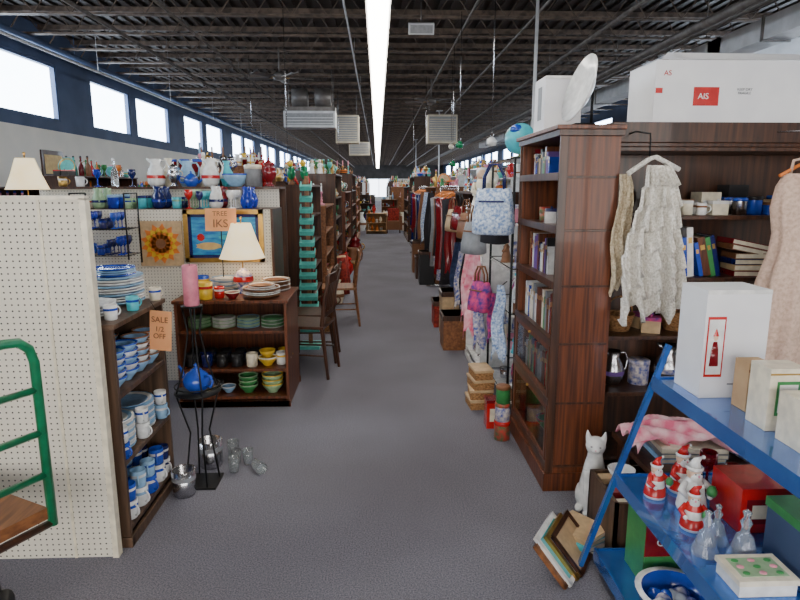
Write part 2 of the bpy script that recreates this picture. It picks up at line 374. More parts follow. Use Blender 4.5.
heater(-1.45,13.4,2.85,1.1,.34,'duct',True); heater(-.8,16.6,2.75,.62,.72); heater(1.75,16.6,2.75,.8,.74); heater(-.7,24,2.8,.8,.5)
b=B('ceiling_speaker'); b.T=at(.6,8.6,3.62,1,0,.35); b.bx(-.17,.17,-.06,.06,0,.14,'duct'); b.bx(-.15,.15,-.07,-.06,.02,.12,'grey'); b.T=Matrix(); b.tube([(.6,8.6,3.74),(.6,8.6,4.02)],.008,'pipe',5); b.obj()
for x,y in((-1.75,11.4),(1.25,14.4),(-1.9,19.5)):
    b=B('ceiling_fan'); b.tube([(x,y,4.02),(x,y,3.6)],.015,'pipe',8); b.lathe([(0,0),(.07,0),(.11,.04),(.11,.09),(.05,.13),(0,.13)],'pipe',(x,y,3.48))
    for i in range(5):
        b.T=at(x,y,3.52,1,i*2*pi/5+.3,.2); b.bx(.1,.2,-.012,.012,0,.008,'brass'); b.bx(.18,.62,-.06,.06,0,.01,'pipe')
    b.T=Matrix(); b.obj()
# ------------------------------------------------------------ LEFT SIDE
b=B('pegboard_partition'); b.bx(-3.2,-1.17,2.43,2.45,0,1.55,'pegboard'); b.bx(-1.17,-1.145,2.42,2.46,0,1.555,'cream'); b.bx(-3.2,-1.145,2.42,2.46,1.55,1.565,'cream')
b.bx(-1.335,-1.325,2.425,2.43,0,1.55,'cream'); b.bx(-3.2,-1.17,2.46,2.47,.0,.06,'cream'); b.obj()
unit('bookcase',-1.44,-1.12,2.5,3.1,1.03,[.09,.4,.71],'wood_espresso','+x')
b=B('assorted_crockery',16)
for y,k,m,q in ((2.6,1.0,'white','blue'),(2.72,1.05,'white','ltblue'),(2.84,1.0,'blue','white'),(2.96,1.05,'white','blue'),(3.05,.9,'white','navy')):
    for x in(-1.16,-1.27): put(b,'mug',x,y,.09,m,q,k*.95,-.5); put(b,'mug',x,y,.09+.093*k*.95,q if q!='white' else 'ltblue',m,k*.85,-1.2)
for i,(m,q) in enumerate((('white','ltblue'),('ltblue','white'))):
    b.T=at(-1.26,2.67+i*.25,.4,.92,0); g_plates(b,m,q,12)
b.T=Matrix()
for y,m in((2.56,'blue'),(2.8,'white'),(3.05,'ltblue')): put(b,'mug',-1.15,y,.4,m,'white',.8,-.4); put(b,'mug',-1.15,y,.477,'white','blue',.75,-1)
for x,y in((-1.19,2.61),(-1.19,2.75),(-1.19,2.89),(-1.19,3.02),(-1.34,2.7),(-1.34,2.9)):
    for i in range(5): put(b,'bowl',x,y,.71+i*.03,'white' if i%2 else 'ltblue','blue' if y<2.85 else 'brown',.8)
b.obj()
b=B('plate_stack',28); 
for x,y,n_,k,m,q in((-1.3,2.97,10,1.05,'white','ltblue'),(-1.31,2.66,4,1.05,'white','white'),):
    b.T=at(x,y,1.03,k); g_plates(b,m,q,n_)
b.T=at(-1.3,2.97,1.165,.8); g_plates(b,'ltblue','blue',4)
b.T=Matrix(); b.obj()
for x,y,m in((-1.15,2.8,'aqua'),(-1.165,2.6,'white'),(-1.14,3.06,'cream')): one('coffee_mug','mug',x,y,1.03,m,'blue',.7,1)
b=B('price_card'); b.T=at(-1.085,2.93,.80,1,-.1,0,.08); b.bx(-.055,.055,-.002,.002,0,.2,'orangecard'); b.T=Matrix(); b.tube([(-1.09,2.93,1.0),(-1.115,2.93,1.045)],.0015,'iron',4); o=b.obj()
text(o,'SALE',.04,(-1.076,2.924,.955),(pi/2,.08,-.1),'brown'); text(o,'1/2\nOFF',.036,(-1.082,2.924,.89),(pi/2,.08,-.1),'brown')
b=B('iron_candle_stand',16); X,Y=-.97,3.1
for z,r in((.985,.055),(.52,.12)): b.lathe([(0,0),(r,0),(r,.008),(0,.008)],'iron',(X,Y,z))
b.bx(X-.09,X+.09,Y-.09,Y+.09,0,.01,'iron')
for i in range(4):
    a=i*pi/2+.5; c,s=math.cos(a),math.sin(a)
    b.tube([(X+c*.09,Y+s*.09,.01),(X+c*.05,Y+s*.05,.3),(X+c*.11,Y+s*.11,.52),(X+c*.06,Y+s*.06,.68),(X+c*.03,Y+s*.03,.85),(X+c*.05,Y+s*.05,.985)],.005,'iron',6)
b.tube([(X+.115*math.cos(t*pi/10),Y+.115*math.sin(t*pi/10),.56) for t in range(20)],.004,'iron',5,True)
b.obj()
b=B('pillar_candle',24); b.lathe([(0,0),(.037,0),(.039,.005),(.039,.205),(.035,.212),(.02,.206),(0,.204)],'candle',(X,Y,.993)); b.tube([(X,Y,1.195),(X+.002,Y,1.215)],.0015,'black',5); b.obj()
one('blue_teapot','teapot',X,Y,.528,'blue','white',.9,2.6)
b=B('pewter_tankard',20)
for x,y,k in((-1.03,2.97,1.5),(-.98,3.3,1.7)): put(b,'mug',x,y,0,'silver','grey',k,2)
b.obj()
b=B('glass_tumblers',18)
for x,y,k in((-.83,3.22,.9),(-.77,3.32,.9),(-.88,3.42,1.0),(-.84,3.33,.8)):
    b.lathe([(0,0),(.03*k,0),(.036*k,.1*k),(.033*k,.1*k),(.027*k,.01),(0,.01)],'glass',(x,y,0))
b.T=at(-.72,3.26,.034,1,.6,pi/2); b.lathe([(0,0),(.028,0),(.034,.1),(.031,.1),(.025,.01),(0,.01)],'glass'); b.T=Matrix()
b.obj()
unit('pottery_shelf_unit',-1.46,-.66,4.25,4.84,.8,[.08,.29,.575],'wood_red','-y')
b=B('stacked_dinnerware',18)
for i,(m,q) in enumerate((('sage','green'),('white','sage'),('sage','ltblue'),('green','white'))):
    b.T=at(-1.32+i*.178,4.38,.575,.65); g_plates(b,m,q,9)
b.T=Matrix()
for i,m in enumerate(('black','navy','black','black','cream')): put(b,'mug',-1.38+i*.11,4.33,.29,m,m,1.05,-1); put(b,'mug',-1.38+i*.11,4.46,.29,'black','navy',1.05,-1)
put(b,'bowl',-.83,4.36,.35,'yellow','yellow',.75); put(b,'bowl',-.83,4.36,.29,'yellow','white',.9); put(b,'mug',-.73,4.38,.29,'white','yellow',1); put(b,'mug',-.73,4.48,.29,'yellow','yellow',1)
for i in range(3): put(b,'bowl',-.98,4.36,.08+i*.035,'green','sage',.9); put(b,'bowl',-.8,4.36,.08+i*.035,'sage','yellow',1)
put(b,'plates',-1.28,4.4,.08,'grey','black',.8); put(b,'bowl',-1.13,4.36,.08,'ltblue','white',.7)
b.obj()
b=B('plate_stack',28)
for x,y,n_,k,m,q in((-.86,4.4,5,1.05,'white','brown'),(-1.2,4.7,9,.85,'white','ltblue'),(-.8,4.68,8,.85,'brown','white'),(-1.37,4.5,7,.7,'cream','brown')):
    b.T=at(x,y,.8,k); g_plates(b,m,q,n_)
b.T=at(-.86,4.4,.87,.75); g_plates(b,'brown','white',2)
b.T=Matrix(); b.obj()
one('painted_mug','mug',-1.25,4.32,.8,'yellow','red',1.3,2); one('painted_mug','mug',-1.38,4.72,.8,'blue','yellow',1.2,2); one('painted_mug','mug',-1.16,4.36,.8,'red','white',.9,2)
one('small_bowl','bowl',-1.06,4.33,.8,'darkred','cream',.7)
def lamp(x,y,z,k,bm,bq,name='table_lamp',e=3):
    b=B(name,28); b.T=at(x,y,z,k)
    b.lathe([(0,0),(.06,0),(.06,.015),(.035,.03),(.05,.06),(.075,.1),(.07,.14),(.04,.17),(.015,.185),(.01,.19),(0,.19)],bm)
    b.lathe([(.0755,.09),(.077,.105),(.073,.13)],bq); b.tube([(0,0,.19),(0,0,.56)],.005,'brass',6)
    b.lathe([(.172,.27),(.165,.275),(.115,.4),(.072,.53),(.066,.53),(.11,.4),(.16,.275),(.172,.27)],'shade')
    for i in range(3):
        a=i*2.1; b.tube([(0,0,.52),(.07*math.cos(a),.07*math.sin(a),.525)],.0025,'brass',5)
    b.sph((0,0,.57),.012,'brass',10); b.T=Matrix(); o0=b.obj()
    l=bpy.data.lights.new('lamp_bulb','POINT'); l.energy=e*k; l.color=(1,.75,.45); l.shadow_soft_size=.03
    o=bpy.data.objects.new('bulb',l); o.location=(x,y,z+.36*k); bpy.context.scene.collection.objects.link(o); o.parent=o0; o.matrix_parent_inverse=Matrix.Translation(-o0.location)
lamp(-1.03,4.58,.8,1.0,'floral','red',e=3)
b=B('pegboard_divider'); b.bx(-2.9,-.86,4.9,4.92,0,1.42,'pegboard'); b.bx(-2.9,-.86,4.92,5.3,1.405,1.425,'wood_dark'); b.bx(-.86,-.84,4.88,5.34,0,1.425,'wood_dark')
b.bx(-2.9,-.86,5.34,5.36,0,1.58,'pegboard'); b.bx(-2.9,-.84,5.3,5.62,1.58,1.6,'wood_dark'); b.bx(-2.9,-2.88,4.9,5.36,0,1.42,'wood_dark'); b.bx(-2.9,-.84,5.6,5.62,0,1.58,'wood_dark'); b.obj()
b=B('assorted_mugs',14); fill(b,-2.6,-.88,4.95,5.28,1.425,['mug','mug','goblet','bowl','tin','jug'],['white','ltblue','red','cream','navy','blueglass','sage','darkred','aqua'],.75,.95,-1); b.obj()
b=B('assorted_pitchers',16)
seq=[('jug','white',1.15,-1.93),('urn','silver',.85,-1.78),('teapot','blue',.8,-1.63),('jug','white',1.15,-1.46),('tin','grey',1.5,-1.09),('urn','darkred',1.0,-.95)]
for kd,m,k,x in seq: put(b,kd,x,5.42,1.6,m,'red' if m=='white' else 'cream',k,R.uniform(-.6,.6))
for kd,m,k,x in (('urn','red',.95,-1.02),('vase','aqua',1.0,-1.35),('jug','ltblue',1.1,-1.7),('bottle','cream',1.1,-1.55),('vase','cream',1.1,-1.86)): put(b,kd,x,5.55,1.6,m,'white',k,.3)
for x,m in ((-2.15,'navy'),(-2.3,'glass'),(-2.45,'blueglass'),(-2.6,'white'),(-2.75,'brass')): put(b,R.choice(['mug','bottle','goblet']),x,5.45,1.6,m,'white',.9)
b.obj()
b=B('glazed_bowl',24); b.T=at(-1.24,5.42,1.6,1.5); g_bowl(b,'ltblue','blue'); b.T=at(-1.24,5.42,1.62,1.2); g_bowl(b,'blue','white'); b.T=Matrix(); b.obj()
for x,y in((-.8,6.72),(-.95,6.8)):
    b=B('ceramic_bird',14)
    b.lathe([(0,0),(.04,0),(.035,.015),(.02,.03),(.012,.06)],'brown',(x,y,1.62)); b.sph((x,y,1.75),(.045,.05,.08),'greenglass'); b.sph((x-.01,y-.01,1.85),.035,'yellow'); b.tube([(x-.04,y-.02,1.855),(x-.07,y-.03,1.835)],[.012,.002],'orange',6); b.tube([(x+.02,y+.02,1.71),(x+.07,y+.03,1.62)],[.025,.008],'red',6)
    b.obj()
b=B('wire_wall_rack',8); 
for z in(1.08,1.28):
    for y in(4.62,4.7,4.78,4.86): b.tube([(-2.3,y,z),(-1.9,y,z)],.003,'iron',5)
    for x in(-2.3,-2.1,-1.9): b.tube([(x,4.62,z),(x,4.88,z)],.003,'iron',5)
for x in(-2.3,-1.9): b.tube([(x,4.63,1.05),(x,4.63,1.55)],.006,'iron',6); b.tube([(x,4.88,1.0),(x,4.88,1.55)],.006,'iron',6); b.tube([(x,4.63,1.55),(x,4.88,1.55)],.006,'iron',6)
b.obj()
b=B('blue_glassware',14); fill(b,-2.29,-1.92,4.64,4.86,1.084,['mug','goblet'],['blueglass','navy','blue'],.7,.85); fill(b,-2.29,-1.92,4.64,4.86,1.284,['mug','goblet','bottle'],['navy','blueglass','blue'],.7,.8); b.obj()
b=B('sunflower_painting'); cx,cz,y=-1.74,1.15,4.885
b.bx(cx-.17,cx+.17,y,y+.015,cz-.18,cz+.18,'tan')
for rr,nn,m,d,off in((.165,13,'orange',.002,0),(.135,13,'yellow',.004,.24),(.1,12,'orange',.006,.1)):
    for i in range(nn):
        a=2*pi*i/nn+off; c,s=math.cos(a),math.sin(a); p=lambda r,w:(cx+c*r-s*w,y-d,cz+s*r+c*w)
        b.poly([p(.03,-.012),p(rr*.65,-.034),p(rr,0),p(rr*.65,.034),p(.03,.012)],m)
b.poly([(cx+.04*math.cos(t*pi/10),y-.009,cz+.04*math.sin(t*pi/10)) for t in range(20)],'brown'); b.obj()
b=B('framed_seascape'); x0,x1,z0,z1=-1.55,-.92,1.0,1.42
b.bx(x0+.03,x1-.03,4.88,4.895,z0+.03,z1-.03,'seapaint')
for q in((x0,x1,z0,z0+.035),(x0,x1,z1-.035,z1),(x0,x0+.035,z0,z1),(x1-.035,x1,z0,z1)): b.bx(q[0],q[1],4.865,4.898,q[2],q[3],'brass')
for q in((x0+.035,x1-.035,z0+.035,z0+.06),(x0+.035,x1-.035,z1-.06,z1-.035),(x0+.035,x0+.06,z0+.035,z1-.035),(x1-.06,x1-.035,z0+.035,z1-.035)): b.bx(q[0],q[1],4.872,4.885,q[2],q[3],'navy')
def blob(cx,cz,rx,rz,m,y=4.877): b.poly([(cx+rx*math.cos(t*pi/8)*(1+.12*math.sin(3*t)),y,cz+rz*math.sin(t*pi/8)) for t in range(16)],m)
blob(-1.36,1.13,.1,.03,'sandpaint');blob(-1.1,1.12,.09,.035,'green');blob(-1.2,1.2,.08,.02,'aqua',4.876);blob(-1.32,1.27,.045,.02,'orange',4.876);blob(-1.08,1.28,.05,.022,'yellow',4.876);blob(-1.22,1.31,.03,.014,'white',4.876);blob(-1.42,1.2,.03,.03,'red',4.876);blob(-1.03,1.2,.025,.02,'pink',4.876)
b.obj()
b=B('orange_sign'); b.T=at(-1.185,4.6,1.27,1,.05,-.12); b.bx(-.115,.115,-.002,.002,0,.17,'orangecard'); b.T=Matrix(); b.tube([(-1.185,4.605,1.27),(-1.185,4.6,.92)],.004,'iron',5); o=b.obj()
text(o,'TREE',.05,(-1.185,4.587,1.4),(pi/2-.12,0,.05),'brown'); text(o,'IKS',.085,(-1.185,4.592,1.325),(pi/2-.12,0,.05),'brown')
unit('storage_shelf',-2.6,-1.94,3.4,3.85,1.4,[.1,.5,.95],'wood_mid','+x'); lamp(-2.03,3.62,1.4,.68,'cream','brass')
b=B('purple_bottles',14); fill(b,-2.55,-2.25,3.44,3.8,1.4,['bottle','vase'],['purple','ltblue','white'],.8,1); b.obj()
b=B('framed_picture'); b.bx(-6+.0,-5.97,11.2,11.95,1.75,2.25,'wood_dark'); b.bx(-5.97,-5.965,11.28,11.87,1.83,2.17,'sandpaint'); b.obj()
# green cart
b=B('green_platform_cart',12)
P0=Vector((-1.2,2.06,0));P1=Vector((-1.52,1.46,0))
d=P1-P0
f=lambda t,z:(P0.x+d.x*t,P0.y+d.y*t,z)
b.tube([f(0,.38),f(0,1.0),f(.02,1.05),f(.07,1.08),f(.14,1.085),f(.86,1.085),f(.93,1.08),f(.98,1.05),f(1,1.0),f(1,.38)],.017,'greenpaint',10)
for z in(.9,.74,.58): b.tube([f(0,z),f(1,z)],.013,'greenpaint',8)
w=Vector((d.y,-d.x,0)).normalized()*.68
if w.x>0: w=-w
q=[Vector(f(.02,.41)),Vector(f(.98,.41)),Vector(f(.98,.41))+w,Vector(f(.02,.41))+w]
b.add([v for v in q]+[v+Vector((0,0,.045)) for v in q],[(0,3,2,1),(4,5,6,7),(0,1,5,4),(1,2,6,5),(2,3,7,6),(3,0,4,7)],'wood_mid')
b.tube([f(0,.39),f(1,.39)],.014,'wood_dark',6)
cen=sum(q,Vector())/4
for v in q:
    c=v+(cen-v)*.42
    b.tube([(c.x-.02,c.y,.075),(c.x+.02,c.y,.075)],.075,'black',16); b.tube([(c.x,c.y,.1),(c.x,c.y,.41)],.02,'black',8)
b.obj()
def chair(x,y,rz,m='wood_dark',name='dining_chair'):
    b=B(name,10); b.T=at(x,y,0,1,rz)
    for sx in(-1,1):
        b.tube([(sx*.17,-.18,0),(sx*.16,-.17,.43)],[.014,.02],m,8); b.tube([(sx*.19,.22,0),(sx*.17,.17,.45),(sx*.17,.2,.7),(sx*.175,.25,.9)],[.014,.019,.017,.013],m,8)
        b.tube([(sx*.165,-.17,.2),(sx*.18,.19,.2)],.009,m,6)
    b.bx(-.2,.2,-.21,.19,.43,.455,m); b.tube([(-.165,-.17,.25),(.165,-.17,.25)],.009,m,6)
    b.bx(-.175,.175,.21,.228,.8,.88,m); b.bx(-.17,.17,.175,.19,.52,.56,m)
    for i in range(5): b.tube([(-.12+i*.06,.18,.55),(-.12+i*.06,.22,.81)],.008,m,6)
    b.T=Matrix(); b.obj(bevel=.003)
chair(-.61,5.09,-1.75); chair(-.61,5.54,-1.6)
b=B('teal_tiered_rack',10); x,y=-.69,5.95
b.bx(x-.1,x+.1,y-.13,y+.13,0,.03,'teal'); b.bx(x-.02,x+.02,y-.0,y+.02,.03,1.7,'wood_mid')
for i in range(14):
    z=.22+i*.107; hw=.095-.0035*i; b.T=at(x,y,z,1,0,.5); b.bx(-hw,hw,-.1,.0,0,.01,'teal'); b.bx(-hw,hw,-.104,-.096,0,.045,'teal')
    for s in(-1,1): b.bx(s*hw-.005,s*hw+.005,-.1,0,0,.045,'teal')
b.T=Matrix(); b.obj()
allm=['white','cream','blue','red','green','brown','tan','yellow','silver','brass','teal','pink','darkred','orange','black','ltblue']
def stocked(nm,x0,x1,y0,y1,h,nsh,m,op,kinds,goods,ms=allm,bk=0,top=True,legs=0,cornice=0):
    zs=[.1+i*(h-.14)/nsh for i in range(nsh)]
    unit(nm,x0,x1,y0,y1,h,zs,m,op,legs=legs,cornice=cornice)
    b=B(goods,10); gap=(h-.14)/nsh
    for z in zs: fill(b,x0+.04,x1-.04,y0+.05,y1-.05,z,kinds,ms,min(.75,gap*2.6),min(1.15,gap*3.6),R.choice([0,1]),.9)
    if top: fill(b,x0+.05,x1-.05,y0+.05,y1-.05,h+cornice,kinds,ms,.8,1.2,0,.7)
    b.obj()
kA=['vase','jug','urn','bowl','tin','stick'];kB=['fig','box','bottle','goblet','mug','upplate'];kC=['teapot','plates','bowl','mug','stick','basket']
stocked('china_hutch',-1.15,-.72,6.6,7.7,1.62,5,'wood_dark','+x',kA,'assorted_pottery',['red','darkred','brown','orange','brass','cream'],top=False)
stocked('display_shelf',-1.1,-.68,7.95,9.3,1.35,4,'wood_mid','+x',kC,'assorted_tableware')
stocked('display_shelf',-1.15,-.66,9.6,11.2,1.8,5,'wood_dark','+x',kB,'assorted_curios',['white','green','red','teal','brass'])
stocked('display_shelf',-1.1,-.62,11.6,14,1.5,4,'wood_red','+x',kA,'assorted_pottery')
stocked('china_hutch',-1.1,-.6,14.5,16.8,1.9,5,'wood_dark','+x',kC,'assorted_tableware')
stocked('display_shelf',-1.1,-.6,17.3,20.5,1.6,4,'wood_mid','+x',kA,'assorted_curios')
one('floor_vase','urn',-.62,7.4,0,'rug','brown',1.6); one('floor_vase','vase',-.56,8.2,0,'cream','brown',1.5); one('floor_basket','basket',-.57,6.55,0,'wicker','wicker',1.1)
one('floor_vase','urn',-.55,10.2,0,'red','brass',2.0); one('floor_vase','jug',-.5,11.9,0,'brown','tan',2.0); one('floor_vase','urn',-.5,13.4,0,'darkred','brass',2.2)
b=B('rolled_rug',14)
for i,(x,y) in enumerate(((-.5,9.0),(-.52,9.25),(-.5,9.5))): b.tube([(x,y,0),(x-.05,y,.55)],.07,'rug' if i%2==0 else 'tan',14)
b.obj()
chair(-.45,7.0,-1.5,'wood_mid')
for i,(y,h) in enumerate(((6.5,1.75),(9,1.9),(12,1.7),(15.5,2.0))):
    stocked('display_shelf',-2.3,-1.8,y,y+1.9,h,5,R.choice(['wood_dark','wood_mid']),'+x',kA,'assorted_pottery')
    stocked('display_shelf',-4.6,-4.1,y-.5,y+1.6,h-.15,5,'wood_dark','+x',kB,'assorted_curios',top=(i>0))
# ------------------------------------------------------------ RIGHT SIDE
b=B('barrister_bookcase'); x0,x1,y0,y1=.89,1.18,2.95,3.75
b.bx(x0-.02,x1+.005,y0-.02,y1+.02,0,.1,'wood_red'); b.bx(x0-.01,x1,y0-.01,y1+.01,.1,.13,'wood_red')
tops=[.13,.48,.8,1.1,1.38,1.64,1.84]
for y in(y0,y1-.022): b.bx(x0,x1,y,y+.022,.13,1.84,'wood_red')
b.bx(x1-.012,x1,y0+.022,y1-.022,.13,1.84,'wood_red')
for z in tops[:-1]:
    b.bx(x0-.004,x1-.012,y0+.022,y1-.022,z-.0,z+.02,'wood_dark'); 
    for y in(y0-.004,y1): b.bx(x0+.01,x1-.01,y,y+.004,z+.0,z+.012,'wood_dark')
    b.bx(x0-.012,x0,y0,y1,z-.01,z+.028,'wood_dark')
for y in(y0-.012,y1+.002): b.bx(x0-.012,x0+.03,y,y+.01,.1,1.84,'wood_dark')
for z0,z1 in((.16,.47),(.51,.79)):
    for q in((y0+.02,y0+.05,z0,z1),(y1-.05,y1-.02,z0,z1),(y0+.05,y1-.05,z0,z0+.03),(y0+.05,y1-.05,z1-.03,z1)): b.bx(x0-.01,x0+.004,q[0],q[1],q[2],q[3],'wood_red')
    b.bx(x0-.004,x0,y0+.05,y1-.05,z0+.03,z1-.03,'clearpane'); b.sph((x0-.018,(y0+y1)/2,z1-.015),.009,'brass',8)
b.bx(x0-.02,x1+.01,y0-.02,y1+.02,1.84,1.87,'wood_dark'); b.bx(x0-.035,x1+.01,y0-.035,y1+.035,1.87,1.89,'wood_red'); b.obj(bevel=.003)
b=B('book_row'); books(b,1.08,2.99,.82,.7,'y',.16,.16,.23,face=1); books(b,1.08,3.0,.5,.66,'y',.15,.16,.22,face=1); books(b,1.08,3.27,1.12,.42,'y',.14,.15,.22,face=1); books(b,1.08,3.33,1.66,.36,'y',.14,.1,.16,face=1)
b.obj()
b=B('shelf_curios',14)
fill(b,.93,1.14,3.0,3.7,.15,['tin','box','bowl','urn'],['tinpat','green','wicker','red','brass'],.9,1.1)
fill(b,.93,1.14,2.99,3.26,1.12,['box','fig','mug'],['white','cream','ltblue'],.9,1.1)
fill(b,.92,1.14,2.99,3.7,1.40,['box','tin','mug','fig','upplate'],['tinpat','yellow','navy','white','red','pink'],.85,1.0,-1.4); fill(b,.92,1.14,2.99,3.32,1.66,['box','tin','box'],['black','brown','white','darkred'],.9,1.2)
b.obj()
b=B('white_box'); b.bx(.875,1.07,3.24,3.45,1.89,2.165,'card'); b.bx(.875,1.07,3.235,3.24,2.15,2.165,'white'); b.bx(.872,.875,3.3,3.37,1.95,2.12,'grey'); b.obj(bevel=.003)
b=B('display_plate',32); b.T=at(1.02,3.05,2.065,1,.0)@Matrix.Rotation(.18,4,'Y')@Matrix.Rotation(-1.5,4,'Z')@Matrix.Rotation(pi/2-.12,4,'X')
b.lathe([(0,-.01),(.09,-.008),(.165,.03),(.165,.036),(.09,0),(0,-.002)],'white',sy=1); b.lathe([(.1,.004),(.11,.009)],'grey'); b.T=Matrix()
b.tube([(.97,3.0,1.9),(.97,3.1,1.9),(1.06,3.1,1.9),(1.06,3.0,1.9)],.006,'iron',6,True); b.tube([(1.06,3.05,1.9),(1.06,3.05,2.06)],.007,'iron',6); b.obj()
b=B('turquoise_globe',24); gx,gy,gz=.93,4.0,1.905; b.sph((gx,gy,gz),.1,'aqua'); 
for a in(0,1.2,2.5,3.9,5): b.sph((gx+.052*math.cos(a),gy+.052*math.sin(a)-.01,gz+.055*math.sin(a*2)),(.042,.042,.034),'blue',10)
b.lathe([(.06,0),(.055,.01),(.012,.02),(.012,.03)],'brass',(gx,gy,1.78)); b.obj()
unit('tall_bookcase',1.22,2.6,3.12,3.48,1.8,[.1,.48,.8,1.12,1.45],'wood_dark','-y',cornice=.12)
b=B('book_row'); books(b,1.27,3.16,1.12,.24,'x',.17,.17,.24,lean=.0); books(b,1.74,3.16,1.12,.14,'x',.17,.18,.24,lean=-.25); books(b,1.52,3.16,1.12,.2,'x',.17,.2,.27,lean=-.1)
books(b,1.9,3.18,.82,.3,'x',.16,.16,.22)
for i in range(4):
    b.T=at(1.93,3.16,1.12+i*.032,1,R.uniform(-.1,.1)); b.bx(0,.24,0,.16,0,.03,['darkred','tan','navy','brown'][i]); b.bx(.003,.237,-.001,.157,.004,.026,'cream')
for i in range(2):
    b.T=at(1.9,3.15,1.27+i*.03,1,0,0,.2); b.bx(0,.22,0,.16,0,.028,['brown','darkred'][i]); b.bx(.003,.217,-.001,.157,.004,.024,'cream')
b.T=Matrix(); b.obj()
b=B('shelf_curios',14); put(b,'vase',1.53,3.25,1.45,'greenglass','brass',.95)
fill(b,1.62,2.5,3.15,3.4,1.45,['box','tin','mug','box','bowl','fig'],['silver','brown','white','blue','cream','black'],.6,.85)
for i,m in enumerate(('brown','cream','black','tan')): b.bx(1.64+i*.15,1.75+i*.15,3.3,3.42,1.45,1.53+.04*(i%3),m)
fill(b,1.27,2.5,3.18,3.4,.48,['box','tin','jug','bowl'],['floral','purple','green','tinpat','silver','white'],.9,1.2); fill(b,1.27,1.87,3.16,3.4,.8,['bowl','box','teapot','basket'],['silver','floral','paisley','ltblue','tan'],.9,1.2); b.obj()
b=B('long_cardboard_box'); x0,x1,y0,y1,z0,z1=1.39,2.45,3.1,3.42,1.921,2.22
b.bx(x0,x1,y0,y1,z0,z1,'card'); b.add([(x0-.01,y0,z1),(x0+.0,y1,z1),(x0+.14,y1,z1+.05),(x0+.12,y0,z1+.055)],[(0,1,2,3)],'card'); b.add([(x0+.02,y0-.0,z1+.002),(x1,y0,z1+.002),(x1,y0+.1,z1+.05),(x0+.1,y0+.1,z1+.055)],[(0,1,2,3)],'card')
b.bx(x0+.2,x0+.33,y0-.002,y0,z0+.08,z0+.17,'red'); b.bx(x0+.005,x0+.04,y0-.002,y0,z0+.14,z0+.165,'red'); o=b.obj(solid=0)
text(o,'AIS',.04,(x0+.25,y0-.003,z0+.125),(pi/2,0,0),'white'); text(o,'AS',.035,(x0+.06,y0-.003,z0+.235),(pi/2,0,0),'red')
text(o,'KEEP DRY\nFRAGILE',.018,(x0+.46,y0-.003,z0+.15),(pi/2,0,0),'grey')
def cloth(name,c,w,h,m,k=5,amp=.03,rag=.02,top=.6,dirv=(1,0,0),ruff=0,nu=40,nv=40,solid=.003):
    b=B(name); D=Vector(dirv).normalized(); Nn=Vector((-D.y,D.x,0)); vs=[];fs=[]
    for j in range(nv+1):
        v=j/nv
        for i in range(nu+1):
            u=i/nu; ww=w*(top+(1-top)*min(1,v*1.6)**.7)
            hh=h*v*(1+rag*math.sin(u*17+1)+rag*.6*math.sin(u*41))
            off=amp*(.3+v)*math.sin(u*k*2*pi+math.sin(v*3)*.8)+amp*.3*math.sin(u*k*5.3+v*6)
            if ruff: off+=ruff*((v*7)%1)*(.6+.5*math.sin(u*60))
            p=Vector(c)+D*((u-.5)*ww+.01*math.sin(v*9))+Nn*(-off)+Vector((0,0,-hh))
            vs.append(p)
    for j in range(nv):
        for i in range(nu): a=j*(nu+1)+i; fs.append((a,a+1,a+nu+2,a+nu+1))
    b.add(vs,fs,m,True); return b
b=cloth('lace_shawl',(1.34,2.88,1.70),.31,.72,'lace',4,.035,.05,.35,ruff=.05,nu=60,nv=70)
c2=cloth('x',(1.2,2.93,1.66),.1,.56,'lace_tan',2,.025,.05,.6,ruff=.015)
b.add(c2.v,c2.f,'lace_tan',True)
b.tube([(1.2,2.9,1.66),(1.3,2.9,1.73),(1.33,2.9,1.74),(1.45,2.9,1.68)],.012,'lace',8)
b.tube([(1.3,2.9,1.74),(1.3,2.9,1.8),(1.31,2.93,1.85),(1.29,3.05,1.87),(1.27,3.09,1.86)],.004,'iron',6); b.obj()
def gown(name,x,y,rings,m,k=9,a=.12,rz=0,hanger='orange',hm=None,nst=30):
    b=B(name); b.T=at(x,y,0,1,rz); N_=44; vs=[];fs=[]; nr=len(rings)
    for j,(z,rx,ry) in enumerate(rings):
        t=j/(nr-1)
        for i in range(N_):
            an=2*pi*i/N_; q=1+a*t*math.sin(k*an+j*.25); vs.append((rx*q*math.cos(an),ry*q*math.sin(an),z))
    for j in range(nr-1):
        for i in range(N_): i2=(i+1)%N_; fs.append((j*N_+i,j*N_+i2,(j+1)*N_+i2,(j+1)*N_+i))
    b.add(vs,fs,m,True)
    z=rings[0][0]; w=rings[0][1]
    b.tube([(-w*1.2,0,z-.01),(-w*.2,0,z+.06),(0,0,z+.07),(w*.2,0,z+.06),(w*1.2,0,z-.01)],.008,hanger,8); b.tube([(0,0,z+.07),(0,0,z+.1)]+arc((.02,0,z+.115),.02,pi,-.3,6),.003,'silver',6)
    return b
b=gown('evening_gown',2.06,2.84,[(1.66,.15,.05),(1.6,.18,.08),(1.5,.19,.1),(1.38,.16,.09),(1.3,.16,.1),(1.15,.2,.13),(.95,.24,.14),(.75,.27,.15),(.6,.28,.16)],'blush',9,.18,.2)
b.tube([(-.12,0,1.66),(-.12,-.01,1.72),(-.06,0,1.73)],.007,'blush',5); b.tube([(.12,0,1.66),(.12,-.01,1.72),(.06,0,1.73)],.007,'blush',5)
b.tube([(0,0,1.76),(0,.02,1.86),(.0,.22,1.87)],.004,'silver',5)
b.T=Matrix(); b.obj()
b=B('low_table'); b.bx(1.2,2.0,2.42,2.88,.33,.36,'wood_dark'); 
for x in(1.25,1.95):
    for y in(2.47,2.83): b.bx(x-.025,x+.025,y-.025,y+.025,0,.33,'wood_dark')
b.bx(1.22,1.98,2.44,2.86,.1,.12,'wood_dark'); b.obj(bevel=.004)
b=B('book_stack')
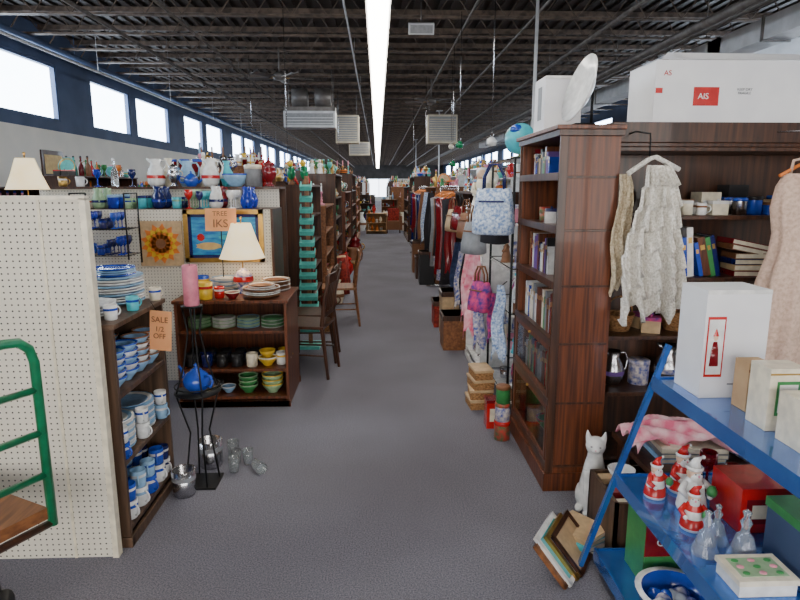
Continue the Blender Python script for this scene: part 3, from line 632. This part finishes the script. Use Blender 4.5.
for i,m in enumerate(('ltblue','grey','cream')): b.T=at(1.28,2.5,.36+i*.025,1,R.uniform(-.1,.1)); b.bx(0,.3,0,.22,0,.023,m); b.bx(.004,.296,-.001,.2,.004,.019,'cream')
b.T=at(1.68,2.5,.361,1,.15); b.bx(0,.2,0,.2,0,.05,'floral'); b.T=Matrix(); b.obj()
b=B('pink_scarf'); vs=[];fs=[];nu,nv=60,26
for j in range(nv+1):
    for i in range(nu+1):
        u=i/nu;v=j/nv; x=1.16+.56*u; y=2.48+.26*v+.05*math.sin(u*5); z=.458+.03*math.sin(u*13+v*9)*math.cos(v*7)+.028*math.sin(v*pi)+.012*math.sin(u*31+v*17)-(.04*max(0,(.15-u)/.15)); vs.append((x,y,z))
for j in range(nv):
    for i in range(nu): a=j*(nu+1)+i; fs.append((a,a+1,a+nu+2,a+nu+1))
b.add(vs,fs,'scarf',True); b.obj(solid=.003)
b=B('crate_of_goods'); 
b.bx(1.0,1.18,2.3,2.62,0,.015,'wood_dark')
for q in((1.0,1.015,2.3,2.62),(1.165,1.18,2.3,2.62),(1.0,1.18,2.3,2.315),(1.0,1.18,2.605,2.62)): b.bx(q[0],q[1],q[2],q[3],0,.28,'wood_espresso')
for i in range(4): b.bx(1.02,1.16,2.33+i*.065,2.38+i*.065,.015,.26+.02*(i%2),['cream','darkred','black','tan'][i])
b.obj()
one('tea_cup','bowl',1.1,2.5,.285,'white','white',.75); 
b=B('cat_statue',20); cx,cy=1.075,2.76
b.T=at(cx,cy,0,1,-.35)
sec=[(0,0,.02,.07,.085),(.03,0,.02,.078,.09),(.08,0,.018,.075,.085),(.14,0,.005,.066,.07),(.2,0,-.01,.056,.055),(.25,0,-.018,.047,.045),(.285,0,-.02,.038,.037),(.31,0,-.024,.036,.036),(.33,0,-.03,.045,.043),(.35,0,-.035,.049,.047),(.37,0,-.033,.044,.042),(.388,0,-.03,.028,.03),(.395,0,-.03,.005,.005)]
vs=[];fs=[];n_=24
for z,xx,yy,rx,ry in sec:
    for i in range(n_): a=2*pi*i/n_; vs.append((xx+rx*math.cos(a),yy+ry*math.sin(a),z))
for j in range(len(sec)-1):
    for i in range(n_): i2=(i+1)%n_; fs.append((j*n_+i,j*n_+i2,(j+1)*n_+i2,(j+1)*n_+i))
fs.append(tuple(range(n_-1,-1,-1))); fs.append(tuple((len(sec)-1)*n_+i for i in range(n_)))
b.add(vs,fs,'white',True)
for sx in(-1,1):
    b.tube([(sx*.025,-.045,.22),(sx*.027,-.068,.13),(sx*.026,-.078,.05),(sx*.026,-.082,.015)],[.03,.022,.017,.018],'white',10)
    b.sph((sx*.026,-.095,.014),(.02,.028,.015),'white',12)
    b.sph((sx*.055,.02,.06),(.032,.06,.06),'white',14); b.sph((sx*.065,-.045,.014),(.02,.04,.014),'white',12)
    b.tube([(sx*.03,-.03,.37),(sx*.038,-.028,.395),(sx*.043,-.026,.425)],[.02,.014,.003],'white',8)
b.sph((0,-.075,.34),(.022,.016,.015),'white',12)
b.tube([(.03,.1,.02),(.07,.08,.018),(.085,.02,.016),(.085,-.04,.016),(.06,-.085,.014)],[.018,.017,.015,.013,.009],'white',8)
b.T=Matrix(); cat=b.obj(remesh=.004)
f=B('cat_face',8); f.T=at(cx,cy,0,1,-.35)
for sx in(-1,1): f.sph((sx*.02,-.0755,.357),(.006,.004,.0035),'grey',8)
f.sph((0,-.0915,.346),(.004,.003,.003),'pink',8); f.T=Matrix(); fo=f.obj(); fo.parent=cat; fo.matrix_parent_inverse=Matrix.Translation(-cat.location)
# blue stand
b=B('blue_tiered_stand',8); ya,yb=.95,2.25
def tray(x0,x1,z):
    b.bx(x0,x1,ya,yb,z-.012,z,'bluemetal'); b.bx(x0-.004,x0+.004,ya,yb,z-.045,z+.012,'bluemetal'); b.bx(x1-.004,x1+.004,ya,yb,z-.04,z+.012,'bluemetal')
    b.bx(x0,x1,yb-.004,yb+.004,z-.04,z+.006,'bluemetal'); b.bx(x0,x1,ya-.004,ya+.004,z-.04,z+.006,'bluemetal')
tray(1.09,1.62,.85); tray(.97,1.68,.437); tray(.9,1.72,.1)
for y in(ya-.012,yb+.012):
    b.tube([(.84,y,0),(1.15,y,.985)],.014,'bluemetal',4); b.tube([(1.8,y,0),(1.6,y,.84)],.014,'bluemetal',4)
b.obj()
b=B('figurine_gift_box'); b.bx(1.15,1.38,2.02,2.2,.851,1.245,'card'); b.bx(1.15,1.38,2.019,2.02,1.23,1.245,'white'); b.bx(1.16,1.225,2.018,2.02,.93,1.15,'red'); b.bx(1.165,1.22,2.0175,2.018,.94,1.14,'white')
b.lathe([(.0,0),(.018,0),(.014,.06),(.008,.09),(0,.09)],'darkred',(1.192,2.018,.97),12,1,.15); b.sph((1.192,2.017,1.075),(.009,.002,.012),'skin',10); b.lathe([(.011,0),(0,.03)],'red',(1.192,2.017,1.08),10,1,.2)
b.bx(1.25,1.36,2.019,2.02,.9,.905,'grey'); b.obj(bevel=.003)
b=B('small_brown_box'); b.bx(1.235,1.315,1.88,1.96,.851,1.02,'cardtan'); b.bx(1.235,1.315,1.879,1.88,.99,1.0,'brown'); b.obj(bevel=.002)
def winbox(x,y,w,h,d=.1):
    b=B('window_gift_box'); b.bx(x,x+w,y,y+d,.851,.851+h,'cream'); b.bx(x+w*.2,x+w*.8,y-.002,y,.851+h*.25,.851+h*.8,'green'); b.bx(x+w*.26,x+w*.74,y-.003,y-.002,.851+h*.3,.851+h*.75,'white')
    b.lathe([(0,0),(w*.13,0),(w*.06,h*.25),(0,h*.3)],'tan',(x+w*.5,y-.003,.851+h*.36),10,1,.1); b.bx(x,x+w,y-.001,y,.851+h*.9,.851+h*.93,'brass'); b.obj(bevel=.002)
winbox(1.2,1.72,.12,.2); winbox(1.2,1.56,.11,.15,.11)
def santa(x,y,z,k,rz,m='red'):
    b=B('santa_figurine',16); b.T=at(x,y,z,k,rz)
    b.lathe([(0,0),(.045,0),(.048,.01),(.04,.05),(.035,.09),(.02,.115),(0,.118)],'white'); b.lathe([(.0485,.012),(.042,.05),(.034,.055),(.036,.09),(.022,.115)],m)
    b.sph((0,0,.13),(.024,.024,.026),'skin'); b.sph((0,-.014,.118),(.02,.014,.026),'white'); b.lathe([(.02,0),(.026,0),(.028,.008),(.024,.012)],'white',(0,0,.143)); b.tube([(0,0,.15),(.005,0,.175),(.025,0,.185)],[.023,.012,.003],m,8); b.sph((.028,0,.183),.007,'white',8)
    for s in(-1,1):
        b.tube([(s*.028,0,.1),(s*.05,-.015,.08),(s*.038,-.035,.065)],[.012,.012,.01],m,8); b.sph((s*.035,-.04,.063),.01,'white',8); b.sph((s*.01,-.023,.135),.0025,'black',6); b.sph((s*.018,-.02,.012),(.016,.024,.012),'black',8)
    b.sph((0,-.025,.128),.005,'pink',6); b.sph((.04,-.04,.08),(.018,.015,.022),'green',8); b.T=Matrix(); b.obj()
santa(1.05,2.08,.438,.85,.3,'red'); santa(1.08,1.86,.438,.85,-.3,'red'); santa(1.14,1.98,.438,1.1,.1,'white'); santa(1.17,2.12,.438,1.0,.2)
b=B('glass_bell',20)
for x,y,k in((1.05,1.72,1),(1.12,1.78,.9),(1.15,1.68,1.15)):
    b.T=at(x,y,.438,k); b.lathe([(.045,0),(.042,.01),(.03,.04),(.022,.07),(.012,.08),(.01,.095),(.016,.11),(.007,.125),(.012,.14),(0,.15)],'glass')
b.T=Matrix(); b.obj()
b=B('trinket_box',20); b.bx(1.03,1.2,1.5,1.62,.438,.475,'white'); b.bx(1.025,1.205,1.495,1.625,.475,.492,'cream'); b.bx(1.045,1.185,1.515,1.605,.492,.494,'sage')
for i in range(9): b.sph((1.065+i%3*.05,1.53+i//3*.03,.495),(.012,.009,.004),'pink' if i%2 else 'green',8)
b.obj(bevel=.003)
b=B('red_gift_box'); b.bx(1.22,1.46,1.82,2.0,.438,.6,'red'); b.bx(1.24,1.44,1.819,1.82,.47,.56,'darkred'); b.bx(1.26,1.36,1.818,1.819,.49,.54,'cream'); o=b.obj(bevel=.003)
b=B('green_storage_box'); b.bx(1.24,1.5,1.52,1.72,.438,.62,'walldark'); b.bx(1.235,1.505,1.515,1.725,.6,.63,'green'); b.bx(1.28,1.4,1.518,1.52,.5,.55,'cream'); b.obj(bevel=.003)
b=B('red_goblets',16); fill(b,1.24,1.6,2.06,2.2,.438,['goblet','mug'],['redglass','darkred'],.9,1.0); b.obj()
b=B('village_box'); b.bx(1.0,1.2,2.02,2.18,.101,.36,'darkred'); b.bx(1.0,1.2,2.018,2.02,.101,.22,'green'); b.bx(.998,1.0,2.02,2.18,.101,.36,'green'); o=b.obj(bevel=.003)
text(o,'Hazel\nCabins',.042,(1.1,2.016,.3),(pi/2,0,0),'white')
b=B('blue_basket_bowl',30); b.T=at(1.04,1.84,.101,1); b.lathe([(0,0),(.09,0),(.12,.05),(.13,.1),(.135,.105),(.12,.105),(.11,.05),(.08,.012),(0,.01)],'blue'); b.lathe([(.131,.09),(.14,.106),(.118,.106)],'white')
for i in range(14): a=i*.45; b.sph((.06*math.cos(a*3)*.9,.06*math.sin(a*2),.05),(.03,.03,.025),['floral','white','blue'][i%3],8)
b.T=Matrix(); b.obj()
fill_b=B('boxed_ornaments',12); fill(fill_b,1.25,1.65,1.3,2.15,.101,['box','tin'],['green','darkred','navy','cream'],1.3,1.6); fill_b.obj()
b=B('leaning_picture_frames')
for i,(dx,w,h,m) in enumerate(((0,.2,.2,'wood_mid'),(.035,.24,.23,'white'),(.07,.22,.21,'brass'),(.1,.24,.2,'wood_dark'))):
    b.T=at(.8+dx,2.22+i*.03,0.002,1,1.0,-.75)
    for q in((-w/2,w/2,0,.02),(-w/2,w/2,h-.02,h),(-w/2,-w/2+.02,0,h),(w/2-.02,w/2,0,h)): b.bx(q[0],q[1],-.008,.008,q[2],q[3],m)
    b.bx(-w/2+.015,w/2-.015,-.002,.004,.015,h-.015,['cream','aqua','floral','tan'][i])
b.T=Matrix(); b.obj()
b=B('picture_book'); 
for i,(m,dz) in enumerate((('black',0),('white',.023),('aqua',.046),('tan',.069))): b.T=at(.89+i*.005,2.45,dz,1,.3+.12*i); b.bx(-.09,.09,-.1,.1,0,.022,m); b.bx(-.085,.091,-.101,.098,.004,.018,'cream')
b.T=Matrix(); b.obj()
b=B('stacked_tins',18)
put(b,'tin',.79,3.62,0,'tinpat','red',1.0); put(b,'tin',.79,3.62,.127,'floral','tinpat',.95); put(b,'tin',.79,3.62,.247,'green','brown',.9); b.obj()
b=B('red_tin'); b.bx(.72,.81,3.78,3.88,0,.18,'red'); b.bx(.715,.815,3.775,3.885,.18,.2,'darkred'); b.bx(.74,.79,3.779,3.78,.05,.14,'cream'); b.obj(bevel=.004)
b=B('wicker_box_stack'); 
for i in range(4): b.T=at(.75,4.22,i*.075,1,R.uniform(-.15,.15)); b.bx(-.09+i*.008,.09-i*.008,-.1,.1,0,.055,'wicker'); b.bx(-.095+i*.008,.095-i*.008,-.105,.105,.055,.075,'tan')
b.T=Matrix(); b.obj(bevel=.004)
def wirerack(nm,x0,x1,y0,y1,h,zs,m='silver'):
    b=B(nm,6)
    for x in(x0,x1):
        for y in(y0,y1): b.tube([(x,y,0),(x,y,h)],.009,m,6)
    for z in zs:
        b.bx(x0,x1,y0,y1,z-.006,z,'white')
        b.tube([(x0,y0,z+.02),(x1,y0,z+.02),(x1,y1,z+.02),(x0,y1,z+.02)],.004,m,5,True)
    b.tube([(x0,y0,h),(x1,y0,h),(x1,y1,h),(x0,y1,h)],.006,m,5,True); b.bx(x0,x1,y0,y1,h-.006,h,'white'); b.obj()
wirerack('wire_display_rack',.87,1.2,3.86,4.6,1.78,[.15,.45,.75,1.05,1.35],'iron')
b=B('assorted_knickknacks',12)
for z in(.15,.45,.75,1.05,1.35): fill(b,.9,1.18,3.9,4.57,z,kB+['upplate','tin'],['white','cream','aqua','pink','navy','silver','brown','floral','paisley'],.8,1.1,-1.4)
b.obj()
def bag(x,y,z,w,h,m,rz=0,ms='brown'):
    b=B('handbag',16); b.T=at(x,y,z,1,rz)
    vs=[];fs=[];n_=20;rows=[(0,.8,.05),(.04,.98,.075),(.3,1,.07),(.7,.9,.05),(1,.82,.02)]
    for t,sx,d in rows:
        for i in range(n_):
            a=2*pi*i/n_; c,s=math.cos(a),math.sin(a); vs.append((w/2*sx*math.copysign(abs(c)**.5,c),d*math.copysign(abs(s)**.7,s),h*t))
    for j in range(4):
        for i in range(n_): i2=(i+1)%n_; fs.append((j*n_+i,j*n_+i2,(j+1)*n_+i2,(j+1)*n_+i))
    fs.append(tuple(range(n_-1,-1,-1))); fs.append(tuple(4*n_+i for i in range(n_))); b.add(vs,fs,m,True)
    for d in(-.015,.015): b.tube([(-w*.25,d,h*.9),(-w*.24,d,h*1.25),(-w*.1,d,h*1.5),(w*.1,d,h*1.5),(w*.24,d,h*1.25),(w*.25,d,h*.9)],.007,ms,6)
    b.bx(-w*.3,w*.3,-.06,-.05,h*.7,h*.74,ms); b.T=Matrix(); b.obj()
bag(.73,3.8,1.3,.27,.29,'bluebag',-.5,'navy'); bag(.79,4.05,1.22,.2,.24,'blackcloth',-1.1,'black'); bag(.72,4.5,1.1,.2,.24,'grey',-1.0); bag(.75,4.3,.7,.2,.22,'paisley',-1.0)
bag(.86,5.85,1.1,.22,.25,'brown',-1.2); bag(.85,6.3,1.15,.22,.25,'darkred',-1.2,'black'); bag(.85,6.8,1.1,.22,.25,'tan',-1.2)
for x,y,z,h,m,w in((.76,4.72,1.12,.7,'scarf',.2),(.76,5.0,1.12,.62,'scarf',.14),(.8,4.6,.85,.5,'floral',.12),(.82,3.95,.95,.5,'bluebag',.12),(.83,4.2,.85,.35,'paisley',.1),(.86,5.7,1.05,.6,'blackcloth',.2),(.86,6.1,.95,.6,'floral',.2),(.87,6.55,1.0,.65,'denim',.2),(.87,7.1,1.45,.9,'darkred',.22),(.87,10.0,1.5,1.0,'blackcloth',.3),(.87,10.8,1.5,.9,'bluebag',.3),(.86,11.5,1.5,1.1,'brown',.3)):
    b=cloth('hanging_scarf',(x,y,z),w,h,m,2,.02,.06,.4,(.6,-.8,0),nu=20,nv=20); b.tube([(x,y,z-.01),(x+.05,y+.03,z+.02)],.004,'iron',5); b.obj()
stocked('display_cabinet',.84,1.25,4.76,5.6,1.33,4,'white','-x',kB,'assorted_trinkets',['white','cream','silver','pink'],top=False)
def bust(x,y,z,k,rz):
    b=B('marble_bust',18); b.T=at(x,y,z,k,rz)
    b.lathe([(0,0),(.06,0),(.055,.02),(.03,.04),(.03,.06),(0,.06)],'cream'); b.sph((0,0,.1),(.09,.05,.06),'cream'); b.tube([(0,0,.13),(0,-.005,.2)],.03,'cream',10); b.sph((0,-.01,.245),(.045,.055,.06),'cream'); b.sph((0,.015,.265),(.052,.055,.05),'cream'); b.sph((0,-.065,.24),(.01,.014,.014),'cream',8); b.T=Matrix(); b.obj(remesh=.006)
bust(.9,4.86,1.33,1.25,-.4)
one('white_statuette','fig',.88,5.15,1.33,'cream','white',2.3); one('white_statuette','fig',.93,5.45,1.33,'cream','cream',2.0)
stocked('display_hutch',.92,1.35,5.75,7.2,1.55,5,'wood_dark','-x',kA,'assorted_pottery')
def rack(y0,y1,x=1.0,cols=('blackcloth','denim','grey','navy','floral','darkred','brown')):
    b=B('clothes_rack',8)
    for y in(y0,y1): b.tube([(x,y,.02),(x,y,1.6)],.014,'silver',8); b.tube([(x-.22,y,.02),(x+.22,y,.02)],.014,'silver',8)
    b.tube([(x,y0,1.6),(x,y1,1.6)],.014,'silver',8); b.obj()
    y=y0+.1
    while y<y1-.08:
        m=R.choice(cols); L_=R.uniform(.7,1.2); w=R.uniform(.17,.22)
        g=gown('hanging_garment',x,y,[(1.46,w*.55,.02),(1.43,w,.035),(1.3,w*.95,.045),(1.46-L_*.5,w*.9,.045),(1.46-L_,w*1.05,.05)],m,7,.08,R.uniform(-.15,.15)); g.T=Matrix(); g.obj(); y+=.16
rack(7.5,9.6); rack(12.3,14.6)
stocked('display_shelf',.95,1.4,9.9,12,1.6,5,'wood_mid','-x',kB,'assorted_curios'); stocked('display_hutch',.9,1.4,15,17.2,1.85,5,'wood_dark','-x',kA,'assorted_pottery'); stocked('display_shelf',.88,1.4,17.6,20.5,1.6,4,'wood_dark','-x',kC,'assorted_tableware')
for i,(y,h) in enumerate(((4.5,1.7),(7,1.9),(10,1.75),(13,2.0),(17,1.9))):
    stocked('display_shelf',2.2,2.7,y,y+2.2,h,5,R.choice(['wood_dark','white']),'-x',kA,'assorted_pottery'); stocked('display_shelf',4.4,4.9,y,y+2.4,h,5,'wood_mid','-x',kB,'assorted_curios')
b=B('floor_crates')
for x,y,w_,h,m in((.78,5.9,.14,.35,'wood_mid'),(.8,6.4,.12,.5,'tan'),(.78,6.9,.14,.3,'rug'),(.8,9.95,.12,.55,'black'),(.8,10.6,.14,.4,'wood_dark'),(.78,11.4,.13,.6,'brown')):
    b.bx(x-w_,x+w_,y-.16,y+.16,0,h,m); b.bx(x-w_-.01,x+w_+.01,y-.17,y+.17,h-.05,h,'wood_dark')
b.obj(bevel=.004)
# far end
stocked('console_cabinet',-.4,.3,20.8,21.2,.7,2,'wood_light','-y',kA,'assorted_pottery',['white','cream','red','orange'])
b=B('armchair'); x,y=.55,21.2
b.bx(x-.2,x+.2,y-.25,y+.25,.12,.42,'brown'); b.bx(x-.2,x+.2,y+.2,y+.3,.3,.85,'rug')
for s in(-1,1): b.bx(x+s*.25-.05,x+s*.25+.05,y-.25,y+.25,.12,.6,'brown'); b.tube([(x+s*.22,y-.2,0),(x+s*.22,y-.2,.12)],.02,'wood_dark'); b.tube([(x+s*.22,y+.2,0),(x+s*.22,y+.2,.12)],.02,'wood_dark')
b.obj(bevel=.03)
stocked('display_shelf',-.9,-.1,23.2,23.6,1.3,4,'wood_dark','-y',kA,'assorted_pottery'); stocked('display_shelf',.15,.8,24.2,24.6,1.1,4,'wood_mid','-y',kB,'assorted_curios',['white','cream','ltblue','red','yellow'])
for x,y in((-1.0,21),(1.15,23.5),(-.95,25.5),(.9,27),(-.9,30),(.9,32),(-.9,36),(.95,38),(-.9,44),(1.0,46),(-.95,52),(1.05,55)):
    stocked('display_shelf',x-.25,x+.25,y,y+2.5,R.choice([1.6,1.8,1.9]),4,R.choice(['wood_dark','wood_mid','white']),'+x' if x<0 else '-x',kA,'assorted_pottery')
for x,y in((-.6,22.3),(.9,22.3),(.3,22.6)): one('floor_vase','vase',x,y,0,R.choice(['red','cream','white']),'brown',3)
# ------------------------------------------------------------ lights
w=bpy.data.worlds.new('world'); bpy.context.scene.world=w; w.use_nodes=True; w.node_tree.nodes['Background'].inputs[0].default_value=(.6,.75,1,1); w.node_tree.nodes['Background'].inputs[1].default_value=.5
cam=bpy.data.cameras.new('camera'); cam.lens=27; cam.sensor_width=36; co=bpy.data.objects.new('camera',cam); co.location=(0,0,1.6); co.rotation_euler=(math.radians(79.3),0,math.radians(-2.1)); bpy.context.scene.collection.objects.link(co); bpy.context.scene.camera=co
